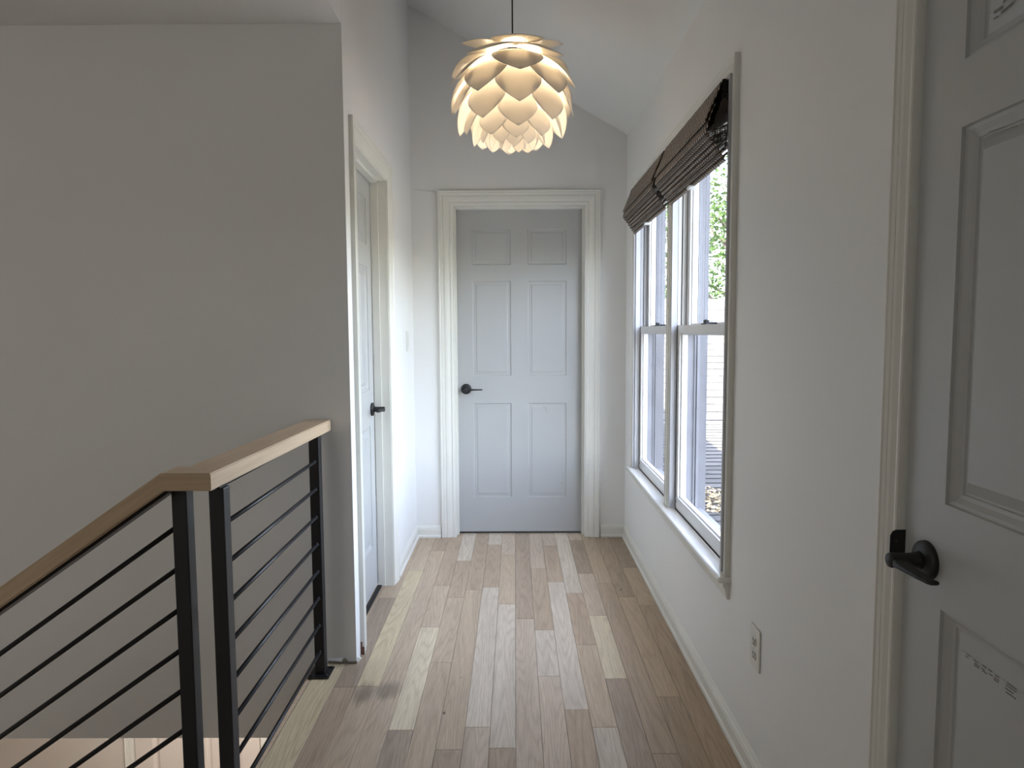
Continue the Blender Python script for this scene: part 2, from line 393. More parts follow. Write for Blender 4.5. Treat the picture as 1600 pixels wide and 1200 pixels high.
# stair edge: pale board, then the landing to the left, nearer than the stairs
column(-.764, X0-8*PW, [(Y0, 1.75), (P, 1.0)], YE, .45)
x = -.764; 
column(-.764, X0-8*PW, [], .45, -1.8)
while x > -4.3:
    column(x-PW, x, [], .45, -1.8); x -= PW
me = bpy.data.meshes.new('floor'); me.from_pydata(fv, [], ff)
for nm, data in (('plank', fc), ('plank_offset', fo)):
    a = me.attributes.new(nm, 'FLOAT_COLOR' if nm == 'plank' else 'FLOAT_VECTOR', 'FACE')
    for i, c in enumerate(data):
        if nm == 'plank': a.data[i].color = (*c, 1)
        else: a.data[i].vector = c
bm = bmesh.new(); bm.from_mesh(me); 
# dark subfloor right under the boards
bx(bm, (-.764, -1.8, -.30), (.80, YB, -.0155)); bx(bm, (-4.3, -1.8, -.30), (-.764, .45, -.0155)); bx(bm, (-.40, YB, -.30), (.46, 4.33, -.0155)); bx(bm, (-.80, 2.69, -.30), (-.764, 3.375, -.0155))
bm.to_mesh(me); bm.free()
floor = tag(link('floor', me, M['floor']), kind='structure')
# rounded stair nosing along the opening
bm = bmesh.new(); bx(bm, (-.788, .45, -.026), (-.7645, YE, -.0015), .006, 3)
tag(bm_obj('trim_1', bm, M['rail']), kind='structure')
tag(box('trim_2', (-.776, .45, -.30), (-.7645, YE, -.0265), M['trim']), kind='structure')

# ------------------------------------------------------------------ walls and ceilings
WT = .11
wall('wall_right', RIGHT, [-1.8, .365, 1.187, 2.15, 3.835, 8.0], [-.30, 0, .49, 2.055, 2.068, 2.45],
     [(.365, 1.187, 0, 2.055), (2.15, 3.835, .49, 2.068)], WT, M['wall'])
SL = (3.205-2.447)/(XR-XL)
ZT = lambda x: 2.447 + (XR-x)*SL
# back wall: sloped top
def back_wall():
    us = [XL-.2, -.385, .446, XR+.11]; t = .13; F = []; V = []
    def prism(poly):
        b = len(V); n = len(poly)
        V.extend([(x, YB, z) for x, z in poly] + [(x, YB+t, z) for x, z in poly])
        F.append(list(range(b, b+n))); F.append(list(range(b+n, b+2*n)))
        for i in range(n): j = (i+1) % n; F.append([b+i, b+j, b+n+j, b+n+i])
    a, b_, c, d = us
    top = lambda x: ZT(x)+.05
    prism([(a,-.3),(b_,-.3),(b_,2.05),(b_,top(b_)),(a,top(a))]); prism([(b_,2.05),(c,2.05),(c,top(c)),(b_,top(b_))]); prism([(c,-.3),(d,-.3),(d,top(d)),(c,top(c)),(c,2.05)])
    return tag(mesh('wall_back', V, F, M['wall']), kind='structure')
back_wall()
wall('wall_left', LEFT, [YE+.002, 2.69, 3.375, YB], [0, 2.03, 3.235], [(2.69, 3.375, 0, 2.03)], .12, M['wall'])
# the hall wall above the stair opening
wall('wall_header', LEFT, [-1.8, YE], [2.398, 3.235], [], .12, M['wall'])
# end wall of the stairwell
wall('wall_stairwell', lambda u, v, d=0: Vector((u, YE-d, v)), [-4.3, XL-.0005], [-.302, 2.398], [], .10, M['wall'])
tag(mesh('ceiling', [(XR+.12, y, ZT(XR+.12)+dz) for y in (-1.8, YB+.13) for dz in (0, .05)] + [(XL-.13, y, ZT(XL-.13)+dz) for y in (-1.8, YB+.13) for dz in (0, .05)],
    [(0,2,6,4),(1,3,7,5),(0,1,3,2),(4,5,7,6),(0,1,5,4),(2,3,7,6)], M['ceil']), kind='structure')
tag(box('ceiling_stairwell', (-4.3, -1.8, 2.3985), (XL-.1205, YE+.1, 2.45), M['ceil']), kind='structure')
tag(box('ceiling_stairwell', (XL-.12, -1.8, 2.3965), (XL-.0005, YE-.0005, 2.398), M['ceil']), kind='structure')
tag(box('wall_rear', (-4.3, -1.9, -.3), (.79, -1.801, 3.3), M['wall']), kind='structure')
tag(box('wall_far_left', (-4.4, -1.9, -2.75), (-4.301, 4.4, 3.3), M['wall']), kind='structure')
# lower floor seen through the stair opening
YLW = 4.2
tag(box('wall_lower', (-4.3, YLW, -2.70), (.79, YLW+.09, -.26), paint('lower_wall_paint', (.76, .70, .64))), kind='structure')
tag(box('floor_lower', (-4.4, -1.9, -2.80), (.8, 4.4, -2.70), M['rail']), kind='structure')
tag(box('ceiling_lower', (-4.3, YE+.1005, -.3015), (-.80, YLW, -.26), M['ceil']), kind='structure')
tag(box('wall_lower_right', (-.70, -1.8, -2.7), (-.62, YLW, -.30), M['wall']), kind='structure')
tag(box('wall_lower_rear', (-4.3, -1.9, -2.7), (-.70, -1.80, -.30), M['wall']), kind='structure')

# torn drywall paper and raw edge at the foot of the left corner
tag(mesh('trim_3', [(XL-.11, YE-.003, .012), (XL-.05, YE-.004, .016), (XL-.045, YE-.008, .028), (XL-.03, YE-.006, .010), (XL+.002, YE-.006, .012), (XL+.002, YE-.001, 0), (XL-.11, YE-.001, 0)],
    [(0,1,2,3,4,5,6)], M['stain'], fix=False), kind='structure')
tag(mesh('trim_4', [(XL-.11, YE-.0008, .020), (XL-.055, YE-.0008, .024), (XL-.055, YE-.010, .012), (XL-.11, YE-.004, .013)], [(0,1,2,3)], M['wall'], fix=False), kind='structure')
tag(mesh('trim_5', [(XL+.001, YE+.004, .022), (XL+.004, YE+.022, .020), (XL+.016, YE+.020, .010), (XL+.003, YE+.006, .001)], [(0,1,2,3)], M['trim'], fix=False), kind='structure')

# ------------------------------------------------------------------ casing and baseboards
CAS = [(0, 0), (0, .0065), (.004, .0085), (.0085, .0085), (.0098, .0055), (.012, .0065), (.024, .0118), (.033, .0135), (.0350, .0095), (.037, .0135), (.047, .0158), (.0485,.0140), (.052, .0178), (.056, .0178), (.057, .0165), (.057, 0)]
def cas(w): return [(a*w/.057, b) for a, b in CAS]
def baseboard(name, pts, mat, h=.078):
    """pts: list of (p, q, normal) runs, each a straight board on a wall"""
    prof = [(0,0),(.018,0),(.018,.010),(.015,.016),(.0125,.018),(.0125,.052),(.010,.058),(.0105,.062),(.006,.070),(.0035,.076),(0,h)]
    V, F = [], []
    for a, b, n in pts:
        a, b, n = Vector(a), Vector(b), Vector(n); base = len(V); m = len(prof)
        for p in (a, b):
            for d, z in prof: V.append(p + n*(d+.0002) + Vector((0,0,z+.0005)))
        for i in range(m):
            j = (i+1) % m; F.append([base+i, base+j, base+m+j, base+m+i])
        F.append([base+i for i in range(m)]); F.append([base+m+i for i in range(m)])
    return tag(mesh(name, V, F, mat), kind='structure')
baseboard('baseboard_right', [((XR, 1.235, 0), (XR, YB-.018, 0), (-1, 0, 0)), ((XR, -1.78, 0), (XR, .305, 0), (-1,0,0))], M['trim'])
baseboard('baseboard_left', [((XL, 3.462, 0), (XL, YB-.018, 0), (1, 0, 0))], M['trim'])
baseboard('baseboard_back', [((XL+.001, YB, 0), (-.467, YB, 0), (0, -1, 0)), ((.528, YB, 0), (XR-.001, YB, 0), (0, -1, 0))], M['trim'])

# ------------------------------------------------------------------ doors
PROF = [(0, 0), (.0015, -.0055), (.007, -.0068), (.014, -.0125), (.020, -.0138), (.0215, -.0165), (.0250, -.0165), (.043, -.0058), (.045, -.0042)]
PROF_FINE = [(0, 0), (.0030, -.0060), (.0055, -.0070), (.0215, -.0062), (.0250, -.0036), (.0270, -.0034)]
def leaf_mesh(w, h, panels, t=.035, relief=1.0):
    us = sorted({0, w} | {a for p in panels for a in p[:2]}); vs = sorted({0, h} | {a for p in panels for a in p[2:]})
    V, F = [], []
    def v(a, b, d): V.append((a, b, d)); return len(V)-1
    for i in range(len(us)-1):
        for j in range(len(vs)-1):
            cu, cv = (us[i]+us[i+1])/2, (vs[j]+vs[j+1])/2
            if any(p[0] < cu < p[1] and p[2] < cv < p[3] for p in panels): continue
            F.append([v(us[i],vs[j],0), v(us[i+1],vs[j],0), v(us[i+1],vs[j+1],0), v(us[i],vs[j+1],0)])
    for a, b, c, d in panels:
        prev = None
        for ins, dep in (PROF_FINE if relief < .5 else PROF):
            dep *= (relief if relief >= .5 else 1)
            r = [v(a+ins,c+ins,dep), v(b-ins,c+ins,dep), v(b-ins,d-ins,dep), v(a+ins,d-ins,dep)]
            if prev:
                for k in range(4): F.append([prev[k], prev[(k+1)%4], r[(k+1)%4], r[k]])
            prev = r
        F.append(prev)
    q = [v(0,0,-t), v(w,0,-t), v(w,h,-t), v(0,h,-t)]; p = [v(0,0,0), v(w,0,0), v(w,h,0), v(0,h,0)]
    F.append(q)
    for k in range(4): F.append([p[k], p[(k+1)%4], q[(k+1)%4], q[k]])
    return V, F
def door_leaf(name, mp, u0, u1, z0, z1, d, mat, parent=None, relief=1.0):
    w, h = u1-u0, z1-z0
    st = .104; mid = .105 if w > .7 else .09
    if w < .7: st = .10
    c1 = (w-mid)/2; c2 = (w+mid)/2
    rows = [(.232, .832), (1.005, 1.592), (1.693, 1.910)]
    panels = [(a, b, r0-z0, r1-z0) for a, b in ((st, c1), (c2, w-st)) for r0, r1 in rows]
    V, F = leaf_mesh(w, h, panels, .035, relief)
    V = [mp(u0+a, z0+b, d+e) for a, b, e in V]
    me = bpy.data.meshes.new(name); me.from_pydata([tuple(x) for x in V], [], F)
    bm = bmesh.new(); bm.from_mesh(me); bmesh.ops.remove_doubles(bm, verts=bm.verts, dist=1e-5); bmesh.ops.recalc_face_normals(bm, faces=bm.faces); bm.to_mesh(me); bm.free()
    return link(name, me, mat, parent)
def jamb(name, mp, u0, u1, z1, din, dout, stop, mat, parent, t=.014):
    """lining boards of the opening between depths din (hall side) and dout, with a stop strip"""
    bm = bmesh.new()
    def b(ua, ub, za, zb, da, db):
        p, q = mp(ua, za, da), mp(ub, zb, db)
        bx(bm, [min(p[i], q[i]) for i in range(3)], [max(p[i], q[i]) for i in range(3)])
    b(u0-t, u0, 0.0005, z1, dout, din); b(u1, u1+t, 0.0005, z1, dout, din); b(u0-t, u1+t, z1, z1+t, dout, din)
    if stop:
        s0, s1, sw = stop
        b(u0, u0+sw, .0005, z1, s0, s1); b(u1-sw, u1, .0005, z1, s0, s1); b(u0, u1, z1-sw, z1, s0, s1)
    return bm_obj(name, bm, mat, parent)

# back door (door_1): leaf set back at the far side of the frame
RB = YB - 4.25
d1 = door_leaf('door_1', BACK, -.367, .424, .012, 2.036, RB, M['door'], relief=.42); tag(d1, kind='structure')
jamb('door_jamb', BACK, -.370, .427, 2.036, .002, -.126, None, M['trim'], d1)
bm = bmesh.new()
for lo, hi in (((-.3698, 4.205, .001), (-.358, 4.2485, 2.036)), ((.415, 4.205, .001), (.4268, 4.2485, 2.036)), ((-.358, 4.205, 2.026), (.415, 4.2485, 2.0358))): bx(bm, lo, hi)
bm_obj('door_stop', bm, M['trim'], d1)
sweep_frame('door_casing', BACK, -.378, .435, .0005, 2.044, cas(.084), M['trim'], d1)
box('threshold_gap', (-.368, 4.252, .0003), (.425, 4.30, .006), M['gap'], d1)

def lever_handle(root, mp, u, z, d, side, name='door_handle'):
    """round rose, neck and a slim flat lever; side = +1/-1 : way the lever points along u"""
    h = par(empty(name, mp(u, z, d)), root)
    ax = {0: 'x', 1: 'y'}[0 if abs(mp(0, 0, 1)[0]-mp(0, 0, 0)[0]) > .5 else 1]
    sgn = (mp(0, 0, 1)-mp(0, 0, 0))[0 if ax == 'x' else 1]
    c = mp(u, z, d)
    bm = bmesh.new(); lathe(bm, [(0, 0), (.0325, 0), (.0325, sgn*.005), (.031, sgn*.008), (.026, sgn*.0105), (.016, sgn*.013), (0, sgn*.0135)], c, ax, 48); bm_obj('rosette', bm, M['black_soft'], h)
    bm = bmesh.new(); lathe(bm, [(.0165, sgn*.010), (.0128, sgn*.018), (.0118, sgn*.036), (.0122, sgn*.050), (.0126, sgn*.0605), (.0112, sgn*.064), (0, sgn*.0648)], c, ax, 32); bm_obj('neck', bm, M['black_soft'], h)
    # flat lever: starts at the neck, thin, sweeping sideways, tip turned back to the door a little
    bm = bmesh.new()
    pts = [(0, .056, .0095, 0), (.018, .0575, .0085, 0), (.045, .0575, .0065, 0), (.075, .056, .0055, 0), (.098, .053, .0050, 0), (.104, .049, .0045, 0)]
    rings = []
    for a, dd, hz, zz in pts:
        r = []
        for sd, sz in ((-1,-1),(1,-1),(1,1),(-1,1)):
            hw = .0125 - .006*a/.104; r.append(bm.verts.new(mp(u+side*a, z+zz+sz*hz*.72-.001, d+dd+.0065-hw+sd*hw)))
        rings.append(r)
    for a, b in zip(rings, rings[1:]):
        for k in range(4): bm.faces.new((a[k], a[(k+1)%4], b[(k+1)%4], b[k]))
    bm.faces.new(rings[0]); bm.faces.new(rings[-1])
    bmesh.ops.bevel(bm, geom=list(bm.edges), offset=.0016, segments=2, affect='EDGES')
    bm_obj('lever', bm, M['black_soft'], h)
    return h
lever_handle(d1, BACK, -.307, .923, RB, 1)
# scuffs on the lower right panel of the back door
bm = bmesh.new()
for (u, z, w_, h_) in ((.170, .806, .030, .0018), (.188, .792, .004, .012), (.193, .780, .003, .010), (.197, .768, .0035, .008), (.176, .800, .006, .004), (.284, .318, .018, .0025)):
    bx(bm, (u, 4.25+.0028, z), (u+w_, 4.25+.0033, z+h_))
bm_obj('paint_scuff', bm, M['stain'], d1)

# closet door on the left (door_2)
RL = -.078
d2 = door_leaf('door_2', LEFT, 2.712, 3.353, .014, 2.010, RL, M['door'], relief=.7); tag(d2, kind='structure')
jamb('door_jamb', LEFT, 2.708, 3.357, 2.012, .002, -.118, (-.074, -.040, .011), M['trim'], d2)
sweep_frame('door_casing', LEFT, 2.702, 3.363, .0005, 2.018, cas(.080), M['trim'], d2)
lever_handle(d2, LEFT, 3.292, .908, RL, -1)
bm = bmesh.new(); bx(bm, (XL+.0005, 2.6195, .0008), (XL+.0150, 2.6218, .032)); bx(bm, (XL+.001, 2.6195, .032), (XL+.007, 2.6218, .052))
bm_obj('chipped_corner', bm, M['wood_raw'], d2)
bm = bmesh.new(); bx(bm, (-.7005, 2.72, .001), (-.68, 3.35, .009)); bm_obj('threshold_gap', bm, M['gap'], d2)

# near door on the right (door_3)
RR = -.008
d3 = door_leaf('door_3', RIGHT, .369, 1.176, .012, 2.036, RR, M['door']); tag(d3, kind='structure')
jamb('door_jamb', RIGHT, .366, 1.179, 2.040, .004, -.108, None, M['trim'], d3, .008)
sweep_frame('door_casing', RIGHT, .362, 1.180, .0005, 2.044, cas(.044), M['trim'], d3)
lever_handle(d3, RIGHT, 1.112, .900, RR, -1)
# strike plate with a curved lip on the jamb edge
bm = bmesh.new()
pl = [(XR-.0185, .872), (XR+.010, .872), (XR+.010, .932), (XR-.008, .932), (XR-.0145, .929), (XR-.0180, .922)]
a = [bm.verts.new((x, 1.1788, z)) for x, z in pl]; b = [bm.verts.new((x, 1.1805-.0035, z)) for x, z in pl]
bm.faces.new(a); bm.faces.new(b)
for i in range(len(pl)): bm.faces.new((a[i], a[(i+1)%len(pl)], b[(i+1)%len(pl)], b[i]))
sp = bm_obj('strike_plate', bm, M['black_soft'], d3)
bm = bmesh.new(); lathe(bm, [(0, 0), (.003, 0), (.0028, -.0008), (0, -.001)], (XR-.009, 1.1769, .912), 'y', 14); bm_obj('screw', bm, M['black'], sp)
# faint print left on the lower and top panels
def marks(name, specs):
    bm = bmesh.new()
    for (ya, yb, za, zb, th) in specs:
        p = [(XR-RR+.0037, ya, za), (XR-RR+.0037, yb, zb), (XR-RR+.0037, yb, zb+th), (XR-RR+.0037, ya, za+th)]
        vs = [bm.verts.new(q) for q in p] + [bm.verts.new((q[0]+.0004, q[1], q[2])) for q in p]
        for f in ((0,1,2,3),(4,5,6,7),(0,1,5,4),(1,2,6,5),(2,3,7,6),(3,0,4,7)): bm.faces.new([vs[i] for i in f])
    return bm_obj(name, bm, M['inkmark'], d3)
sp1 = []
for (y, n, w) in ((1.014, 2, .010), (.995, 3, .011), (.979, 3, .011), (.963, 2, .008), (.951, 3, .010), (.928, 4, .022)):
    for i in range(n):
        yy = y - random.uniform(0, .004); zz = .786 - i*.0042 + random.uniform(-.001, .001)
        sp1.append((yy, yy-w*random.uniform(.7, 1), zz, zz, .0020))
marks('printed_mark', sp1)
marks('printed_mark', [(1.018, 1.001, 1.735, 1.735, .004), (1.000, .966, 1.7405, 1.748, .0045), (1.018, 1.008, 1.7265, 1.7265, .0022), (1.004, .980, 1.7285, 1.732, .0028)])
marks('paint_scuff', [(1.020, .960, 1.563, 1.561, .0012), (1.018, .985, 1.5685, 1.567, .0010)])

# lower floor door seen under the stairwell wall
d4 = empty('door_4', (-2.06, YLW, -2.7)); tag(d4, kind='structure')
LOW = lambda u, v, d=0: Vector((u, YLW-d, v))
V, F = leaf_mesh(.80, 2.03, [(.11,.35,.22,.82),(.45,.69,.22,.82),(.11,.35,.99,1.85),(.45,.69,.99,1.85)])
MD = paint('lower_door_paint', (.78, .70, .64), None, .5)
me = bpy.data.meshes.new('door_leaf'); me.from_pydata([tuple(LOW(-2.46+a, -2.69+b_, .022+e)) for a, b_, e in V], [], F)
bm = bmesh.new(); bm.from_mesh(me); bmesh.ops.remove_doubles(bm, verts=bm.verts, dist=1e-5); bmesh.ops.recalc_face_normals(bm, faces=bm.faces); bm.to_mesh(me); bm.free()
for vv in me.vertices:
    if vv.co.y > YLW-.001: vv.co.y = YLW-.0005
link('door_leaf', me, MD, d4)
sweep_frame('door_casing', LOW, -2.465, -1.655, -2.69, -.655, cas(.07), M['trim'], d4)

# ------------------------------------------------------------------ twin window
win = empty('window_1', (.70, 2.99, .5)); tag(win, kind='structure')
WN, WF, ZS, ZH = 2.163, 3.815, .505, 2.055
MU0, MU1 = 2.945, 3.030
sweep_frame('window_casing', RIGHT, WN, WF, ZS, ZH, cas(.057), M['trim'], win)
bm = bmesh.new()
def bxw(x0, x1, y0, y1, z0, z1, bev=0): bx(bm, (x0, y0, z0), (x1, y1, z1), bev)
# jamb extension (lining) in the opening
bxw(.662, .7365, 2.151, WN, ZS-.013, ZH+.012); bxw(.662, .7365, WF, 3.834, ZS-.013, ZH+.012); bxw(.662, .7365, WN, WF, ZH, ZH+.012)
# stops and tracks on the far and near side of each light
for y0, y1 in ((WN, MU0), (MU1, WF)):
    for ya, yb in ((y0, y0+.010), (y1-.010, y1)):
        bxw(.672, .6965, ya, yb, ZS, ZH)
bm_obj('window_jamb', bm, M['jamb_lining'], win)
bm = bmesh.new()
bxw(.737, .800, 2.151, WN, ZS-.013, ZH+.012); bxw(.737, .800, WF, 3.834, ZS-.013, ZH+.012); bxw(.737, .800, WN, WF, ZH, ZH+.012); bxw(.705, .815, WN, WF, ZS-.013, ZS-.001)
bxw(.737, .800, MU0+.0005, MU1-.0005, ZS-.0005, ZH-.0005)
for y0, y1 in ((WN, MU0), (MU1, WF)):
    for ya, yb in ((y0, y0+.010), (y1-.010, y1)):
        bxw(.775, .779, ya, yb, ZS, ZH); bxw(.786, .789, ya, yb, ZS, ZH)
bm_obj('outer_jamb', bm, M['jamb_grey'], win)
bm = bmesh.new(); bxw(.671, .7365, MU0, MU1, ZS-.0005, ZH)
for q in (MU0+.010, MU1-.010): bxw(.6685, .672, q-.0045, q+.0045, ZS, ZH)
bxw(.6675, .672, MU0+.030, MU1-.030, ZS, ZH)
bm_obj('mullion', bm, M['trim'], win)
# dark strips drawn in for the shadowed gaps of the tracks
bm = bmesh.new()
for y1 in (MU0, WF): bxw(.715, .7185, y1-.0022, y1-.0005, 1.305, ZH-.001); bxw(.6966, .6995, y1-.004, y1-.0005, ZS, ZH-.001)
bm_obj('weather_strip', bm, M['gap'], win)
# exterior brick mould
bm = bmesh.new()
bxw(.788, .835, WN-.06, WN-.004, ZS-.03, ZH+.06); bxw(.788, .835, MU1-.075, MU1-.010, ZS-.02, ZH+.0); bxw(.788, .835, WF-.004, WF+.06, ZS-.03, ZH+.06); bxw(.788, .835, WN, WF, ZH+.001, ZH+.06)
bxw(.800, .818, WN, WF, ZS-.02, ZS-.002)
bm_obj('exterior_trim', bm, M['ext_trim'], win)
# stool and apron
bm = bmesh.new(); bxw(.638, .700, 2.098, 3.885, ZS-.022, ZS-.0005, .007); bm_obj('window_sill', bm, M['sill'], win)
ap = [(XR-.0003, ZS-.0225), (.656, ZS-.0225), (.656, ZS-.034), (.661, ZS-.040), (.667, ZS-.064), (.670, ZS-.076), (XR-.0003, ZS-.076)]
V = [(x, y, z) for y in (2.108, 3.870) for x, z in ap]; n = len(ap)
mesh('window_apron', V, [list(range(n)), list(range(n, 2*n))] + [[i, (i+1)%n, n+(i+1)%n, n+i] for i in range(n)], M['trim'], win)

def sash(name, x0, x1, y0, y1, z0, z1, top, bot, st=.042):
    bm = bmesh.new(); e = .0012
    for lo, hi in (((x0, y0, z0), (x1, y0+st, z1)), ((x0, y1-st, z0), (x1, y1, z1)), ((x0, y0+st, z0), (x1, y1-st, z0+bot)), ((x0, y0+st, z1-top), (x1, y1-st, z1))): bx(bm, lo, hi)
    # glazing bead
    xa, xb = x0+.010, x1-.010
    for lo, hi in (((xa, y0+st, z0+bot), (xb, y0+st+.007, z1-top)), ((xa, y1-st-.007, z0+bot), (xb, y1-st, z1-top)), ((xa, y0+st+.007, z0+bot), (xb, y1-st-.007, z0+bot+.007)), ((xa, y0+st+.007, z1-top-.006), (xb, y1-st-.007, z1-top))): bx(bm, lo, hi)
    s = bm_obj(name, bm, M['vinyl'], win)
    xm = (x0+x1)/2
    bm = bmesh.new(); vs = [bm.verts.new(p) for p in ((xm, y0+st+.001, z0+bot+.001), (xm, y1-st-.001, z0+bot+.001), (xm, y1-st-.001, z1-top-.001), (xm, y0+st+.001, z1-top-.001))]; bm.faces.new(vs)
    bm_obj('glass_pane', bm, M['glass'], s)
    return s
for y0, y1 in ((WN+.0005, MU0-.0005), (MU1+.0005, WF-.0005)):
    lo = sash('lower_sash', .700, .735, y0+.004, y1-.004, ZS+.004, 1.305, .034, .052, .040)
    sash('upper_sash', .7385, .7735, y0+.0005, y1-.0005, 1.272, ZH-.0005, .05, .034, .045)
    ym = (y0+y1)/2
    bm = bmesh.new(); bx(bm, (.704, ym-.03, 1.305), (.726, ym+.03, 1.310), .001); bx(bm, (.706, ym-.018, 1.309), (.722, ym+.010, 1.322), .003); bx(bm, (.728, ym-.020, 1.3055), (.752, ym+.022, 1.314), .003)
    tube(bm, [(.712, ym-.012, 1.318), (.704, ym-.030, 1.320), (.702, ym-.042, 1.320)], .0035, 8)
    bm_obj('sash_lock', bm, M['black_soft'], lo)
    bm = bmesh.new(); lathe(bm, [(0, 0), (.005, 0), (.0045, -.001), (0, -.0012)], (.6998, y1-.025, ZS+.035), 'x', 16); bm_obj('screw_cap', bm, M['ext_trim'], lo)

# ------------------------------------------------------------------ woven shades
def shade(label, y0, y1):
    root = tag(empty('woven_shade', (.66, (y0+y1)/2, 1.82)), label, 'window shade', 'woven roman shades on the twin window')
    def strip(name, prof, thick=.0018, parent=root, ya=y0, yb=y1, mat=M['woven'], ns=24, sag=0):
        """profile (x, z) run along y, UV in metres so the weave keeps its size"""
        L = [0]
        for p, q in zip(prof, prof[1:]): L.append(L[-1] + math.dist(p, q))
        V, F, UVs = [], [], []
        for k in range(ns+1):
            y = ya + (yb-ya)*k/ns
            for i, (x, z) in enumerate(prof):
                w = math.sin(k*1.7+i*.9)*.0012 if sag else 0
                V.append((x + w, y, z + w*.6))
        n = len(prof)
        for k in range(ns):
            for i in range(n-1): F.append([k*n+i, (k+1)*n+i, (k+1)*n+i+1, k*n+i+1])
        me = bpy.data.meshes.new(name); me.from_pydata(V, [], F); uvl = me.uv_layers.new(name='UVMap')
        for p in me.polygons:
            for li, vi in zip(p.loop_indices, p.vertices):
                k, i = divmod(vi, n); uvl.data[li].uv = (ya + (yb-ya)*k/ns, L[i])
        o = link(name, me, mat, parent, True)
        md = o.modifiers.new('thickness', 'SOLIDIFY'); md.thickness = thick; md.offset = 0
        return o
    box('lining', (.652, y0+.006, 1.955), (.688, y1-.006, 2.0215), M['darklining'], root)  # dark block standing in for the shadow inside the open ends
    hr = box('headrail', (.6475, y0+.003, 2.022), (.690, y1-.003, 2.0545), M['darklining'], root)
    strip('valance', [(.690, 2.0562), (.646, 2.0562), (.643, 2.052), (.632, 2.02), (.617, 1.985), (.603, 1.952), (.596, 1.937), (.5955, 1.933), (.598, 1.931)], sag=1)
    strip('front_fold', [(.625, 1.985), (.612, 1.955), (.604, 1.930), (.5985, 1.905), (.600, 1.899), (.606, 1.899), (.650, 1.925), (.684, 1.945)], sag=1)
    folds = 6
    for k in range(folds):
        f = k/(folds-1)
        x = .607 + .050*f; z = 1.892 - .072*f; d = .010
        zig = [(.684, z+.035), (.655 if x < .64 else x+.016, z+.026), (x+.006, z+.010), (x, z+.004), (x-.0015, z-.001), (x+.002, z-.0055), (x+.008, z-.006), (.684, z+.012)]
        strip('fold', zig, .0016, root, y0+.002*(k % 2), y1-.002*(k % 2), sag=1)
    # side returns
    for ys, nm in ((y0, 'return_flap'), (y1, 'return_flap')):
        s = 1 if ys == y0 else -1
        me = bpy.data.meshes.new(nm); me.from_pydata([(.668, ys, 2.054), (.694, ys, 2.054), (.694, ys, 1.93), (.672, ys+s*.002, 1.93)], [], [(0,1,2,3)])
        uvl = me.uv_layers.new(name='UVMap')
        for li, uv in zip(range(4), ((0, 0), (.026, 0), (.026, .124), (0, .124))): uvl.data[li].uv = uv
        o = link(nm, me, M['woven'], root); md = o.modifiers.new('thickness', 'SOLIDIFY'); md.thickness = .002
    # weaving threads looping out of the cut ends
    for ys, s in ((y0, 1), (y1, -1)):
        bm = bmesh.new(); rnd = random.Random(int(ys*1000))
        for k in range(22):
            a = k/21; xa = .640 + .022*a; xb = .612 + .068*a
            zt = 2.000 - .02*abs(a-.5); zb = 1.895 - .055*a + rnd.uniform(-.01, .012)
            yy = ys - s*rnd.uniform(.001, .006) if s > 0 else ys + rnd.uniform(.001, .006)
            pts = []
            for j in range(9):
                t = j/8; wv = math.sin(t*9+k)*.0035*t
                pts.append((xa + (xb-xa)*t**1.3 + wv, yy + math.sin(t*7+k*2)*.0015, zt + (zb-zt)*t))
            pts.append((pts[-1][0]+.003, yy, zb+.004)); pts.append((pts[-2][0]+.005, yy, zb+.016))
            tube(bm, pts, .0011, 5, False)
        ring = [(.652 + .009*math.cos(t*math.pi/6), ys-s*.003, 2.005+.009*math.sin(t*math.pi/6)) for t in range(13)]
        tube(bm, ring, .0010, 5, False)
        tag(bm_obj('thread_fringe', bm, M['cord_brown'], root), kind='stuff')
    # clear clip holding the bottom fold
    bm = bmesh.new(); bx(bm, (.640, (y0+y1)/2-.012, 1.803), (.672, (y0+y1)/2+.020, 1.816), .004); bm_obj('clip', bm, M['clip'], root)
    return root
shade('brown woven roman shade on the near window, right of the other shade', 2.170, 2.952)
shade('brown woven roman shade on the far window, next to the back wall', 3.008, 3.810)

# ------------------------------------------------------------------ railing
rail = tag(empty('stair_railing', (-.74, 2.0, 0)), 'black metal stair railing with horizontal rods and oak handrail beside the hall floor', 'railing')
ZR = .956
def post(x0, y0, z0, z1):
    bm = bmesh.new(); bx(bm, (x0, y0, z0), (x0+.037, y0+.037, z1), .0022); return bm_obj('post', bm, M['black'], rail)
p1 = post(-.756, 2.455, .008, ZR-.0475)
p2 = post(-.745, 1.620, .008, ZR-.0475)
p3 = post(-.836, 1.620, -.42, ZR-.0475)
for (x, y) in ((-.7375, 2.4735), (-.7265, 1.6385)):
    bm = bmesh.new(); bx(bm, (x-.038 if y > 2 else x-.036, y-.047 if y > 2 else y-.04, 0.0003), (x+.040, y+.04, .008), .0015)
    pl = bm_obj('base_plate', bm, M['black'], rail)
    for dx in (-.028, .028):
        for dy in (-.033, .030):
            bm = bmesh.new(); lathe(bm, [(0, .004), (.0048, .0035), (.0052, 0)][::-1], (x+dx, y+dy, .008), 'z', 12); bm_obj('bolt', bm, M['black'], pl)
def rod(a, b):
    bm = bmesh.new(); tube(bm, [a, b], .0062, 14); r = bm_obj('rod', bm, M['black'], rail); return r
xr0, xr1 = -.7265, -.736
for k in range(8):
    z = .810 - .1028*k
    r = rod((xr0, 1.657, z), (xr1, 2.4555, z))
    bm = bmesh.new(); lathe(bm, [(.0085, 0), (.0082, -.003), (.0062, -.006)], (xr1, 2.455, z), 'y', 14); bm_obj('weld', bm, M['black'], r)
    bm = bmesh.new(); lathe(bm, [(.0022, 0), (.0018, -.0012), (0, -.0016)], (xr1+.003, 2.450, z+.0075), 'y', 8); bm_obj('weld', bm, M['weld'], r)
